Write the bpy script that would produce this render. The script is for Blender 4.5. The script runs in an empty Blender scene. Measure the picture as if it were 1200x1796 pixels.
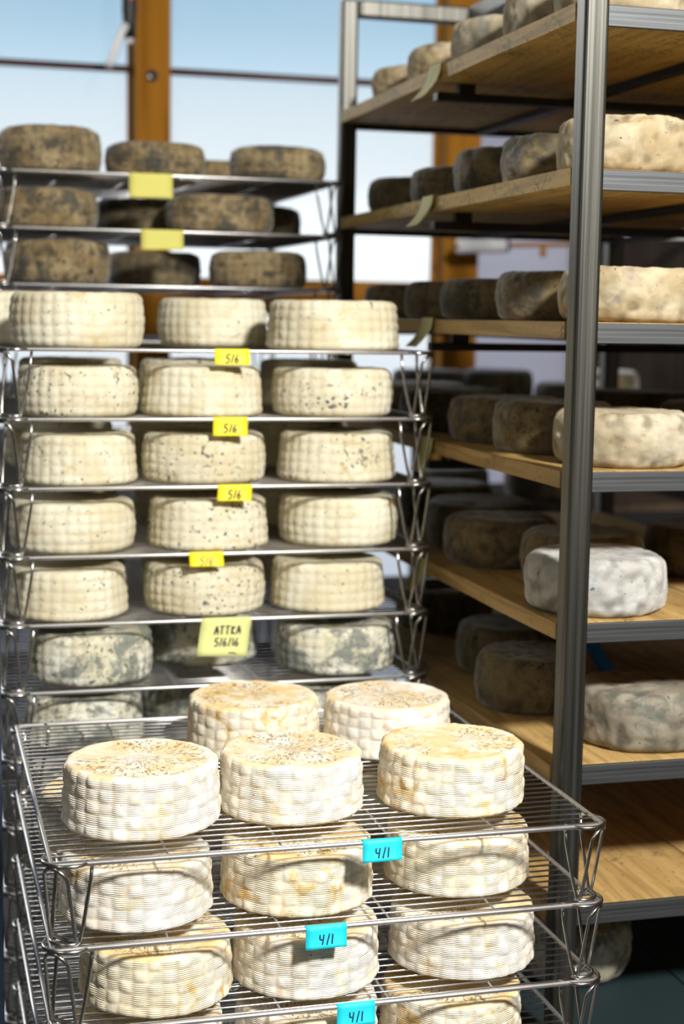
import bpy, bmesh, math, random
import numpy as np
from mathutils import Vector, Matrix, noise
PI = math.pi
EYE = 1.5
S = bpy.context.scene
COL = S.collection

# ------------------------------------------------------------------ camera
phi, th, rho, FPX = 0.266773, 0.1233365, 0.0159906, 2752.5
fw = Vector((math.sin(phi)*math.cos(th), math.cos(phi)*math.cos(th), -math.sin(th)))
r0 = Vector((math.cos(phi), -math.sin(phi), 0)); u0 = r0.cross(fw)
rv = r0*math.cos(rho)+u0*math.sin(rho); uv = u0*math.cos(rho)-r0*math.sin(rho)
cd = bpy.data.cameras.new('camera'); cam = bpy.data.objects.new('camera', cd); COL.objects.link(cam)
M = Matrix((rv, uv, -fw)).transposed().to_4x4(); M.translation = Vector((0, 0, EYE)); cam.matrix_world = M
cd.sensor_fit = 'VERTICAL'; cd.sensor_height = 36.0; cd.sensor_width = 24.0
cd.lens = FPX/1796*36.0
cd.clip_start = 0.05
cd.dof.use_dof = True; cd.dof.focus_distance = 2.03; cd.dof.aperture_fstop = 3.0; cd.dof.aperture_blades = 9
S.camera = cam

# ------------------------------------------------------------------ world, lights, exposure
S.view_settings.view_transform = 'Standard'; S.view_settings.look = 'None'
S.view_settings.gamma = 1.0; S.view_settings.exposure = 0.0
try: S.view_settings.use_curve_mapping = False
except Exception: pass
W = bpy.data.worlds.new('sky'); S.world = W; W.use_nodes = True
nt = W.node_tree; nt.nodes.clear()
tc = nt.nodes.new('ShaderNodeTexCoord'); sx = nt.nodes.new('ShaderNodeSeparateXYZ')
nt.links.new(tc.outputs['Generated'], sx.inputs[0])
rp = nt.nodes.new('ShaderNodeValToRGB'); mr = nt.nodes.new('ShaderNodeMapRange')
mr.inputs[1].default_value = -0.2; mr.inputs[2].default_value = 0.6
nt.links.new(sx.outputs[2], mr.inputs[0]); nt.links.new(mr.outputs[0], rp.inputs[0])
def skypos(z): return (z+0.2)/0.8
el = rp.color_ramp.elements
el[0].position = skypos(-0.19); el[0].color = (0.42, 0.46, 0.56, 1)
el[1].position = skypos(0.59); el[1].color = (0.10, 0.22, 0.42, 1)
for z, c in ((-0.02, (0.95, 1.0, 1.05)), (0.05, (1.5, 1.6, 1.6)), (0.085, (0.92, 1.0, 1.03)), (0.12, (0.74, 0.87, 0.93)), (0.155, (0.50, 0.72, 0.86)), (0.175, (0.37, 0.60, 0.75)), (0.205, (0.26, 0.50, 0.70)), (0.27, (0.20, 0.43, 0.66))):
    e = el.new(skypos(z)); e.color = (*c, 1)
bg = nt.nodes.new('ShaderNodeBackground'); bg.inputs[1].default_value = 1.0
wo = nt.nodes.new('ShaderNodeOutputWorld')
nt.links.new(rp.outputs[0], bg.inputs[0]); nt.links.new(bg.outputs[0], wo.inputs[0])

def area(name, loc, target, power, size, col):
    l = bpy.data.lights.new(name, 'AREA'); l.energy = power; l.size = size; l.color = col; l.shape = 'DISK'
    o = bpy.data.objects.new(name, l); COL.objects.link(o); o.location = loc
    o.rotation_euler = (Vector(target)-Vector(loc)).to_track_quat('-Z', 'Y').to_euler(); return o
area('key_lamp', (1.22, -0.62, 3.12), (0.6, 2.3, 1.0), 240, 0.40, (1.0, 0.972, 0.92))
area('side_fill_light', (-1.30, 0.70, 2.75), (0.8, 2.6, 1.3), 17, 1.0, (1.0, 0.94, 0.82))  # added soft fill from the left, where no window is built

sl = bpy.data.lights.new('hazy_sun', 'SUN'); sl.energy = 1.3; sl.angle = math.radians(16); sl.color = (1.0, 0.95, 0.88)
so = bpy.data.objects.new('hazy_sun', sl); COL.objects.link(so); so.location = (-3, 8, 5)
so.rotation_euler = Vector((0.45, -1.0, -0.36)).to_track_quat('-Z', 'Y').to_euler()

# ------------------------------------------------------------------ node helper
class MT:
    def __init__(s, name):
        s.m = bpy.data.materials.new(name); s.m.use_nodes = True; s.t = s.m.node_tree
        s.b = s.t.nodes['Principled BSDF']
    def n(s, typ, **kw):
        nd = s.t.nodes.new('ShaderNode'+typ)
        for k, v in kw.items(): setattr(nd, k, v)
        return nd
    def set(s, sock, v):
        if isinstance(v, bpy.types.NodeSocket): s.t.links.new(v, sock)
        elif v is not None:
            if isinstance(v, (tuple, list)) and len(v) == 3 and sock.type == 'RGBA': v = (*v, 1)
            sock.default_value = v
    def math(s, op, a, b=None, c=None, clamp=False):
        nd = s.n('Math', operation=op, use_clamp=clamp)
        s.set(nd.inputs[0], a)
        if b is not None: s.set(nd.inputs[1], b)
        if c is not None: s.set(nd.inputs[2], c)
        return nd.outputs[0]
    def vmath(s, op, a, b):
        nd = s.n('VectorMath', operation=op); s.set(nd.inputs[0], a); s.set(nd.inputs[1], b); return nd.outputs[0]
    def mix(s, f, a, b):
        nd = s.n('Mix', data_type='RGBA'); s.set(nd.inputs[0], f); s.set(nd.inputs[6], a); s.set(nd.inputs[7], b); return nd.outputs[2]
    def noise(s, vec, scale, detail=4, rough=0.55, dist=0.0, w=None):
        nd = s.n('TexNoise', noise_dimensions='4D' if w is not None else '3D')
        s.set(nd.inputs['Vector'], vec); s.set(nd.inputs['Scale'], scale); s.set(nd.inputs['Detail'], detail)
        s.set(nd.inputs['Roughness'], rough); s.set(nd.inputs['Distortion'], dist)
        if w is not None: s.set(nd.inputs['W'], w)
        return nd.outputs[0]
    def ramp(s, v, lo, hi, smooth=True):
        nd = s.n('MapRange', interpolation_type='SMOOTHSTEP' if smooth else 'LINEAR', clamp=True)
        s.set(nd.inputs[0], v); s.set(nd.inputs[1], lo); s.set(nd.inputs[2], hi); return nd.outputs[0]
    def obj(s): return s.n('TexCoord').outputs['Object']
    def sep(s, v):
        nd = s.n('SeparateXYZ'); s.set(nd.inputs[0], v); return nd.outputs
    def comb(s, x, y, z):
        nd = s.n('CombineXYZ'); s.set(nd.inputs[0], x); s.set(nd.inputs[1], y); s.set(nd.inputs[2], z); return nd.outputs[0]
    def mapping(s, v, scale):
        nd = s.n('Mapping'); s.set(nd.inputs[0], v); nd.inputs['Scale'].default_value = scale; return nd.outputs[0]
    def bump(s, h, strength, dist, normal=None):
        nd = s.n('Bump'); s.set(nd.inputs['Height'], h); nd.inputs['Strength'].default_value = strength; nd.inputs['Distance'].default_value = dist
        if normal is not None: s.set(nd.inputs['Normal'], normal)
        return nd.outputs[0]
    def out(s, **kw):
        for k, v in kw.items(): s.set(s.b.inputs[k.replace('_', ' ')], v)
        return s.m

def rind(name, base_, light_, stain, *a, **kw):
    fuzz = kw.pop('fuzz', 0.0); m = rind0(name, base_, light_, stain, *a, **kw)
    b = m.node_tree.nodes['Principled BSDF']
    b.inputs['Sheen Weight'].default_value = fuzz; b.inputs['Sheen Roughness'].default_value = 0.38; b.inputs['Sheen Tint'].default_value = (0.9, 0.95, 1.0, 1)
    return m
def rind0(name, base, light, stain, cavcol, speck=None, speck_lo=0.62, mould=None, mould_lo=0.55, mould_hi=0.62, ridges=0.0, top=None, rough=0.85, bumps=0.5, cavmix=0.7, bloom=None, light_rng=(0.40, 0.62), stain_rng=(0.55, 0.72)):
    k = MT(name); p = k.obj(); w = k.math('MULTIPLY', k.n('ObjectInfo').outputs['Random'], 37.0)
    xyz = k.sep(p)
    big = k.noise(p, 14, 5, 0.6, 0.3, w)
    fine = k.noise(p, 90, 6, 0.65, 0.0, w)
    col = k.mix(k.ramp(big, *light_rng), base, light)
    stn = k.noise(p, 26, 6, 0.68, 0.6, k.math('ADD', w, 5.0))
    col = k.mix(k.ramp(stn, *stain_rng), col, stain)
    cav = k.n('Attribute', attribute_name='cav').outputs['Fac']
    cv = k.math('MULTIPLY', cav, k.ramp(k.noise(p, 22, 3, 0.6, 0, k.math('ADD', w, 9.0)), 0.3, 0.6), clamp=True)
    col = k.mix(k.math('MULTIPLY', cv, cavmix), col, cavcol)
    h = k.math('MULTIPLY', fine, 0.5)
    if ridges:
        # impressed reed lines of the basket, 2.4 mm apart, wobbling a little
        zz = k.math('ADD', xyz[2], k.math('MULTIPLY', k.noise(p, 30, 2, 0.5, 0, w), 0.004))
        rd = k.math('SINE', k.math('MULTIPLY', zz, 2*PI/0.0026))
        side = k.ramp(xyz[2], 0.0775, 0.073)
        msk = k.math('MULTIPLY', side, k.ramp(k.noise(p, 40, 3, 0.5, 0, k.math('ADD', w, 3.0)), 0.36, 0.58))
        rd = k.math('MULTIPLY', rd, msk)
        h = k.math('ADD', h, k.math('MULTIPLY', rd, ridges))
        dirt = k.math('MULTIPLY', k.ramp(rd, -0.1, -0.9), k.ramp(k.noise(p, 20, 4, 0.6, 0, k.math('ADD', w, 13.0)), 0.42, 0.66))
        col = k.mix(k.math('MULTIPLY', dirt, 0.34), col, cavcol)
    if top is not None:
        tm = k.ramp(xyz[2], 0.0745, 0.0775)
        rad = k.math('SQRT', k.math('ADD', k.math('POWER', xyz[0], 2.0), k.math('POWER', xyz[1], 2.0)))
        ang = k.math('ARCTAN2', xyz[1], xyz[0])
        ring = k.math('FLOOR', k.math('DIVIDE', rad, 0.0115))
        pol = k.comb(k.math('MULTIPLY', ang, 17.0), k.math('MULTIPLY', rad, 115.0), k.math('MULTIPLY', ring, 7.3))
        dash = k.noise(pol, 1.0, 2, 0.5, 0.2, w)
        patch = k.noise(p, 20, 3, 0.6, 0.4, k.math('ADD', w, 21.0))
        inrim = k.ramp(rad, 0.088, 0.080)
        col = k.mix(k.math('MULTIPLY', tm, k.math('MULTIPLY', k.ramp(patch, 0.38, 0.62), 0.75)), col, top[0])
        dm = k.math('MULTIPLY', k.math('MULTIPLY', tm, inrim), k.math('MULTIPLY', k.ramp(dash, 0.52, 0.64), k.ramp(k.noise(p, 16, 2, 0.5, 0, k.math('ADD', w, 2.0)), 0.36, 0.56)))
        col = k.mix(k.math('MULTIPLY', dm, 0.85), col, top[1])
        h = k.math('SUBTRACT', h, k.math('MULTIPLY', dm, 1.2))
    if mould is not None:
        mo = k.noise(p, 17, 8, 0.72, 0.5, k.math('ADD', w, 31.0))
        col = k.mix(k.math('MULTIPLY', k.ramp(mo, mould_lo, mould_hi), 0.92), col, mould)
    if bloom is not None:   # flat top paled: white mould, with back-window daylight put into the colour
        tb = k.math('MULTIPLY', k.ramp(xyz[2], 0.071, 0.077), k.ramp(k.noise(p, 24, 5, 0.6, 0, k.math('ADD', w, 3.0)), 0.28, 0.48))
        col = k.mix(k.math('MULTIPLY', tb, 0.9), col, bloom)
    if speck is not None:
        sp = k.noise(p, 150, 2, 0.5, 0.0, k.math('ADD', w, 41.0))
        area_ = k.ramp(k.noise(p, 19, 3, 0.6, 0, k.math('ADD', w, 47.0)), 0.40, 0.60)
        col = k.mix(k.math('MULTIPLY', k.ramp(sp, speck_lo, speck_lo+0.05), area_), col, speck)
    nrm = k.bump(h, bumps, 0.0016)
    return k.out(Base_Color=col, Roughness=rough, Normal=nrm, Specular_IOR_Level=0.25)

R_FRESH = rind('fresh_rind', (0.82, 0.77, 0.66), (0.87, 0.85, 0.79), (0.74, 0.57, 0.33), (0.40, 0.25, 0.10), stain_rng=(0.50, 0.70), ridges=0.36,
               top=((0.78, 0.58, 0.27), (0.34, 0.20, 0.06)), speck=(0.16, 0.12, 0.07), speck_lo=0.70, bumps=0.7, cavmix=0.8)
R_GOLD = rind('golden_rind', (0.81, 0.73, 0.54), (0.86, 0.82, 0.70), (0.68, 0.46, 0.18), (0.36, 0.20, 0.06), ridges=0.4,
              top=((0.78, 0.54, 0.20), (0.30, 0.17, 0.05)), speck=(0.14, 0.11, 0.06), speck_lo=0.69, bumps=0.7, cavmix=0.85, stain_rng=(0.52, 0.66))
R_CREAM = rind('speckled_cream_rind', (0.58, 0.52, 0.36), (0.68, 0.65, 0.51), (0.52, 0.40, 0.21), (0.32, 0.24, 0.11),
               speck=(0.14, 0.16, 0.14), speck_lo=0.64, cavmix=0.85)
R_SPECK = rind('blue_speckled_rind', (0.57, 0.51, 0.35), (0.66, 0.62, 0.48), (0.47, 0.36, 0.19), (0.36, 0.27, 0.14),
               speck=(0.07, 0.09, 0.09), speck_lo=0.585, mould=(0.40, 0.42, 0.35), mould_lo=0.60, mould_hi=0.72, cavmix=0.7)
R_GREY = rind('grey_mould_rind', (0.62, 0.58, 0.42), (0.70, 0.69, 0.60), (0.35, 0.33, 0.24), (0.15, 0.16, 0.14),
              mould=(0.17, 0.185, 0.165), mould_lo=0.45, mould_hi=0.56, speck=(0.05, 0.06, 0.06), speck_lo=0.60)
R_AGED = rind('aged_brown_rind', (0.22, 0.155, 0.07), (0.33, 0.255, 0.14), (0.15, 0.10, 0.04), (0.045, 0.038, 0.025),
              mould=(0.06, 0.056, 0.044), mould_lo=0.49, mould_hi=0.60, speck=(0.025, 0.028, 0.025), speck_lo=0.56, cavmix=0.9, fuzz=0.3)
R_BEIGE = rind('beige_bloomy_rind', (0.36, 0.285, 0.165), (0.48, 0.41, 0.28), (0.29, 0.20, 0.09), (0.11, 0.08, 0.04),
               mould=(0.28, 0.25, 0.20), mould_lo=0.56, mould_hi=0.70, speck=(0.10, 0.09, 0.07), speck_lo=0.66, rough=0.95, bumps=0.8)
R_PALE = rind('pale_bloomy_rind', (0.37, 0.31, 0.20), (0.48, 0.43, 0.32), (0.30, 0.22, 0.11), (0.12, 0.09, 0.05),
              mould=(0.27, 0.26, 0.22), mould_lo=0.52, mould_hi=0.66, speck=(0.10, 0.10, 0.09), speck_lo=0.67, rough=0.95, bumps=0.8)
R_PIT = rind('pitted_grey_rind', (0.21, 0.185, 0.135), (0.29, 0.26, 0.20), (0.19, 0.15, 0.09), (0.05, 0.04, 0.035),
             mould=(0.11, 0.12, 0.10), mould_lo=0.52, mould_hi=0.66, speck=(0.04, 0.04, 0.04), speck_lo=0.64, rough=0.95, bumps=0.9)
R_WHITE = rind('grey_white_fuzzy_rind', (0.40, 0.39, 0.36), (0.50, 0.50, 0.48), (0.34, 0.29, 0.20), (0.12, 0.10, 0.08),
               mould=(0.27, 0.28, 0.28), mould_lo=0.50, mould_hi=0.66, speck=(0.09, 0.09, 0.09), speck_lo=0.66, rough=0.95, bumps=0.9, fuzz=0.3)
R_DARK = rind('dark_cellar_rind', (0.135, 0.105, 0.055), (0.21, 0.16, 0.08), (0.10, 0.065, 0.03), (0.03, 0.025, 0.02),
              mould=(0.06, 0.058, 0.045), mould_lo=0.48, mould_hi=0.62, speck=(0.015, 0.016, 0.015), speck_lo=0.6, rough=0.8, fuzz=0.7)

R_LIT_TOP = rind('white_topped_dark_rind', (0.135, 0.105, 0.055), (0.21, 0.16, 0.08), (0.10, 0.065, 0.03), (0.03, 0.025, 0.02),
              mould=(0.06, 0.058, 0.045), mould_lo=0.48, mould_hi=0.62, rough=0.7, fuzz=0.7, bloom=(0.62, 0.63, 0.66))  # pale top colour also stands in for daylight from the back window
def metal(name, col, rough, streak=None, met=1.0):
    k = MT(name); p = k.obj(); c = col; r = rough
    if streak:
        nz = k.noise(k.mapping(p, streak), 1.0, 4, 0.6)
        c = k.mix(k.ramp(nz, 0.35, 0.65), tuple(x*0.62 for x in col), tuple(min(1, x*1.25) for x in col))
        r = k.math('ADD', rough-0.08, k.math('MULTIPLY', nz, 0.16))
    else:
        nz = k.noise(p, 60, 3, 0.6); r = k.math('ADD', rough-0.05, k.math('MULTIPLY', nz, 0.1))
    return k.out(Base_Color=c, Metallic=met, Roughness=r)
CHROME = metal('chrome_wire', (0.80, 0.79, 0.79), 0.42)
CHROME_W = metal('chrome_thin_wire', (0.60, 0.59, 0.59), 0.30)
CHROME_L = metal('chrome_leg', (0.40, 0.39, 0.37), 0.24)
POSTM = metal('brushed_steel_post', (0.115, 0.113, 0.10), 0.44, (150, 150, 1.2))
BARM = metal('brushed_steel_bar', (0.125, 0.132, 0.136), 0.58, (2.0, 420, 600))
DARKM = metal('dark_steel_bar', (0.05, 0.05, 0.05), 0.5)
BLUEM = metal('blue_grey_post', (0.10, 0.15, 0.25), 0.4)

def wood(name, a, b, grain_axis, mould=0.0, rough=0.62, sc=1.0, spec=0.3):
    k = MT(name); p = k.obj(); w = k.math('MULTIPLY', k.n('ObjectInfo').outputs['Random'], 19.0)
    s = [55*sc, 55*sc, 55*sc]; s[grain_axis] = 2.2*sc
    g = k.noise(k.mapping(p, s), 1.0, 4, 0.6, 0.6, w)
    s2 = [16*sc, 16*sc, 16*sc]; s2[grain_axis] = 1.1*sc
    g2 = k.math('SINE', k.math('MULTIPLY', k.noise(k.mapping(p, s2), 1.0, 2, 0.5, 0.4, w), 40.0))
    col = k.mix(k.ramp(g, 0.3, 0.7), a, b)
    col = k.mix(k.math('MULTIPLY', k.ramp(g2, 0.3, 1.0), 0.45), col, tuple(x*0.6 for x in a))
    if mould:
        m1 = k.ramp(k.noise(p, 9, 4, 0.6, 0.3, k.math('ADD', w, 4.0)), 0.62-mould*0.22, 0.72)
        m2 = k.ramp(k.noise(p, 120, 3, 0.6, 0, k.math('ADD', w, 8.0)), 0.47, 0.58)
        col = k.mix(k.math('MULTIPLY', k.math('MULTIPLY', m1, m2), 0.9), col, (0.025, 0.022, 0.017))
        m3 = k.ramp(k.noise(p, 160, 2, 0.5, 0, k.math('ADD', w, 15.0)), 0.66, 0.70)
        col = k.mix(m3, col, (0.04, 0.03, 0.02))
    nrm = k.bump(g, 0.25, 0.001)
    return k.out(Base_Color=col, Roughness=rough, Normal=nrm, Specular_IOR_Level=spec)
PINE = wood('pine_board', (0.38, 0.235, 0.08), (0.52, 0.345, 0.135), 1, 0.25)
PINE_M = wood('mouldy_pine_board', (0.50, 0.32, 0.09), (0.64, 0.43, 0.14), 1, 1.0)
FIR = wood('orange_timber', (0.28, 0.115, 0.012), (0.36, 0.155, 0.018), 2, 0.0, 0.85, 0.7, 0.08)
FIR_X = wood('orange_timber_rail', (0.28, 0.115, 0.012), (0.36, 0.155, 0.018), 0, 0.0, 0.85, 0.7)
DWOOD = wood('dark_panel_wood', (0.05, 0.032, 0.018), (0.075, 0.048, 0.028), 2, 0.0, 0.8, 0.4)

def plain(name, col, rough=0.6, var=0.12, scale=40, met=0.0, emit=None):
    k = MT(name); p = k.obj(); nz = k.noise(p, scale, 4, 0.6)
    c = k.mix(nz, tuple(x*(1-var) for x in col), tuple(min(1, x*(1+var)) for x in col))
    if emit: k.out(Emission_Color=emit, Emission_Strength=1.0)
    return k.out(Base_Color=c, Roughness=rough, Metallic=met)
TEAL = plain('cyan_tape', (0.012, 0.60, 0.72), 0.55, 0.05)
YELLOW = plain('yellow_tape', (0.90, 0.74, 0.012), 0.55, 0.05)
NOTE = plain('yellow_green_note', (0.62, 0.64, 0.25), 0.75, 0.05)
NOTE_Y = plain('dull_yellow_note', (0.58, 0.54, 0.13), 0.75, 0.06)
NOTE_P = plain('pale_paper_note', (0.64, 0.62, 0.30), 0.75, 0.06)
INK = plain('black_ink', (0.012, 0.013, 0.03), 0.6, 0.1)
INK_BL = plain('navy_ink', (0.01, 0.025, 0.09), 0.6, 0.1)
INK_G = plain('faded_ink', (0.32, 0.30, 0.10), 0.7, 0.1)
BLACK = plain('black_plastic', (0.012, 0.012, 0.012), 0.5)
WHITE = plain('white_plastic', (0.75, 0.76, 0.78), 0.5)
BLUE = plain('blue_ribbon', (0.02, 0.24, 0.85), 0.5, 0.15)
LED = plain('indicator_lamp', (0.5, 0.05, 0.01), 0.4, emit=(0.8, 0.12, 0.03))
FLOORM = plain('dark_concrete', (0.055, 0.06, 0.065), 0.7, 0.25, 6)
CEILM = plain('dark_ceiling_board', (0.05, 0.045, 0.04), 0.85, 0.15, 3)
WALLM = plain('dark_painted_wall', (0.025, 0.024, 0.022), 0.85, 0.15, 3)
GREYSH = plain('grey_blue_shelf', (0.007, 0.02, 0.023), 0.7, 0.15, 12)
RODM = plain('dark_red_rod', (0.085, 0.035, 0.028), 0.5)

def glass(name, film, tint, filmcol):
    k = MT(name); t = k.t; t.nodes.remove(k.b); out = t.nodes['Material Output']
    p = k.obj(); nz = k.noise(k.mapping(p, (3.0, 1, 1.2)), 1.0, 5, 0.6, 0.5)
    tr = k.n('BsdfTransparent'); k.set(tr.inputs[0], tint)
    tl = k.n('BsdfTranslucent'); k.set(tl.inputs[0], filmcol)
    gl = k.n('BsdfGlossy'); gl.inputs['Roughness'].default_value = 0.6; k.set(gl.inputs[0], (0.9, 0.9, 0.9))
    m1 = k.n('MixShader'); k.set(m1.inputs[0], k.math('ADD', film-0.12, k.math('MULTIPLY', nz, 0.24), clamp=True))
    t.links.new(tr.outputs[0], m1.inputs[1]); t.links.new(tl.outputs[0], m1.inputs[2])
    m2 = k.n('MixShader'); m2.inputs[0].default_value = 0.012
    t.links.new(m1.outputs[0], m2.inputs[1]); t.links.new(gl.outputs[0], m2.inputs[2])
    t.links.new(m2.outputs[0], out.inputs[0]); return k.m
GL_UP = glass('clear_pane', 0.12, (0.97, 0.98, 0.99), (0.85, 0.9, 0.95))
GL_LO = glass('fogged_pane', 0.20, (0.98, 0.985, 0.985), (0.95, 0.96, 0.97))
GL_DIM = glass('dim_grey_pane', 0.55, (0.62, 0.60, 0.63), (0.62, 0.60, 0.64))  # third window: greyer tint and denser film than the others

# ------------------------------------------------------------------ mesh helpers
class MB:
    def __init__(s): s.v = []; s.f = []; s.sm = []
    def add(s, vs, fs, smooth=False):
        o = len(s.v); s.v += [tuple(v) for v in vs]; s.f += [tuple(i+o for i in f) for f in fs]; s.sm += [smooth]*len(fs)
    def box(s, a, b):
        x0, y0, z0 = a; x1, y1, z1 = b
        s.add([(x0, y0, z0), (x1, y0, z0), (x1, y1, z0), (x0, y1, z0), (x0, y0, z1), (x1, y0, z1), (x1, y1, z1), (x0, y1, z1)],
              [(3, 2, 1, 0), (4, 5, 6, 7), (0, 1, 5, 4), (1, 2, 6, 5), (2, 3, 7, 6), (3, 0, 4, 7)])
    def tube(s, pts, r, n=8, closed=False):
        P = [Vector(p) for p in pts]; m = len(P); rings = []; up = None
        for i in range(m):
            if closed: d = P[(i+1) % m]-P[i-1]
            else: d = P[min(i+1, m-1)]-P[max(i-1, 0)]
            d.normalize()
            if up is None:
                up = Vector((0, 0, 1)) if abs(d.z) < 0.9 else Vector((1, 0, 0))
            a = d.cross(up).normalized(); b = a.cross(d).normalized(); up = b
            rings.append([P[i]+a*(r*math.cos(2*PI*k/n))+b*(r*math.sin(2*PI*k/n)) for k in range(n)])
        vs = [v for q in rings for v in q]; fs = []
        for i in range(m if closed else m-1):
            j = (i+1) % m
            for k in range(n): fs.append((i*n+k, i*n+(k+1) % n, j*n+(k+1) % n, j*n+k))
        if not closed: fs += [tuple(range(n))[::-1], tuple((m-1)*n+k for k in range(n))]
        s.add(vs, fs, True)
    def lathe(s, prof, n=24, cx=0, cy=0):
        vs = []; fs = []
        for r, z in prof: vs += [(cx+r*math.cos(2*PI*k/n), cy+r*math.sin(2*PI*k/n), z) for k in range(n)]
        for i in range(len(prof)-1):
            for k in range(n): fs.append((i*n+k, i*n+(k+1) % n, (i+1)*n+(k+1) % n, (i+1)*n+k))
        fs += [tuple(range(n))[::-1], tuple((len(prof)-1)*n+k for k in range(n))]
        s.add(vs, fs, True)
    def mesh(s, name, m, bevel=0, seg=2):
        me = bpy.data.meshes.new(name); me.from_pydata(s.v, [], s.f)
        me.polygons.foreach_set('use_smooth', s.sm)
        if bevel:
            b = bmesh.new(); b.from_mesh(me)
            bmesh.ops.bevel(b, geom=b.edges[:], offset=bevel, segments=seg, profile=0.5, affect='EDGES', clamp_overlap=True)
            b.to_mesh(me); b.free()
        me.materials.append(m); me.update(); return me
    def build(s, name, m, parent=None, bevel=0, seg=2, loc=None):
        return link(name, s.mesh(name, m, bevel, seg), parent, loc)
def link(name, me, parent=None, loc=None):
    o = bpy.data.objects.new(name, me); COL.objects.link(o)
    if parent: o.parent = parent
    if loc: o.location = loc
    return o
def tag(o, label, cat, group=None):
    o['label'] = label; o['category'] = cat
    if group: o['group'] = group
    return o
def empty(name, loc, label=None, cat=None, group=None):
    o = bpy.data.objects.new(name, None); COL.objects.link(o); o.location = loc; o.empty_display_size = 0.05
    if label: tag(o, label, cat, group)
    return o
def struct(o): o['kind'] = 'structure'; return o
def boxobj(name, a, b, m, parent=None, bevel=0, seg=2):
    c = Vector([(a[i]+b[i])/2 for i in range(3)]); c.z = a[2]
    mb = MB(); mb.box(Vector(a)-c, Vector(b)-c)
    if parent: loc = c-parent.location
    else: loc = c
    return mb.build(name, m, parent, bevel, seg, loc)
Z = lambda z: z+EYE

# ------------------------------------------------------------------ the setting
XL, XR, YF, YB, ZT = -1.4, 2.08, -2.4, 4.70, 3.60
struct(boxobj('floor', (XL-0.2, YF-0.2, -0.1), (XR+0.2, YB+0.2, 0), FLOORM))
struct(boxobj('ceiling', (XL-0.2, YF-0.2, ZT), (XR+0.2, YB+0.2, ZT+0.1), CEILM))
struct(boxobj('wall_left', (XL-0.1, YF-0.1, 0), (XL, YB+0.15, ZT), WALLM))
wr = struct(boxobj('wall_right', (XR, YF-0.1, 0), (XR+0.1, YB+0.15, ZT), DWOOD))
struct(boxobj('wall_front', (XL, YF-0.1, 0), (XR, YF, ZT), WALLM))
# timber posts and rails of the glazed back wall
def timber(name, a, b, m): return struct(boxobj(name, a, b, m, bevel=0.004))
p1 = timber('trim_1', (0.625, 4.60, 0.0), (0.727, 4.72, ZT), FIR)
p2 = timber('trim_2', (1.567, 4.60, 0.0), (1.679, 4.72, ZT), FIR)
hole = MB(); hole.lathe([(0.017, 0), (0.017, 0.0015), (0.0125, 0.0016), (0.0122, -0.02), (0.0, -0.02)], 20)
ho = hole.build('bolt_hole', BLACK, p1, loc=(-0.004, -0.062, Z(0.678))); ho.rotation_euler = (PI/2, 0, 0)
bo = MB(); bo.lathe([(0.0075, 0), (0.007, 0.004), (0.004, 0.006), (0.0, 0.0065)], 14)
bb = bo.build('bolt', CHROME, p1, loc=(-0.011, -0.063, Z(0.674))); bb.rotation_euler = (PI/2, 0, 0)
timber('trim_3', (XL, 4.61, Z(0.004)), (0.625, 4.71, Z(0.11)), FIR_X)
timber('trim_4', (0.727, 4.61, Z(0.004)), (1.567, 4.71, Z(0.11)), FIR_X)
timber('trim_5', (1.679, 4.61, Z(0.004)), (XR, 4.71, Z(0.11)), FIR_X)
rodz = Z(0.703)
for i, (a, b) in enumerate(((XL, 0.625), (0.727, 1.567), (1.679, XR))):
    mb = MB(); mb.tube([(a, 4.665, 0), (b, 4.665, 0)], 0.0105, 10)
    struct(mb.build('trim_%d' % (6+i), RODM, loc=(0, 0, rodz)))
    fr = MB()
    for q0, q1 in (((a, 4.685, 0), (a+0.012, 4.70, ZT)), ((b-0.012, 4.685, 0), (b, 4.70, ZT))): fr.box(q0, q1)
    fo = struct(fr.build('window_%d' % (i+1), FIR))
    for z0, z1, g in ((0.02, Z(0.0), GL_LO), (Z(0.115), rodz-0.003, GL_LO), (rodz+0.003, ZT-0.01, GL_UP)):
        pn = MB(); pn.box((a+0.012, 4.690, z0), (b-0.012, 4.694, z1)); pn.build('pane', GL_DIM if i == 2 else g, fo)

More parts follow.
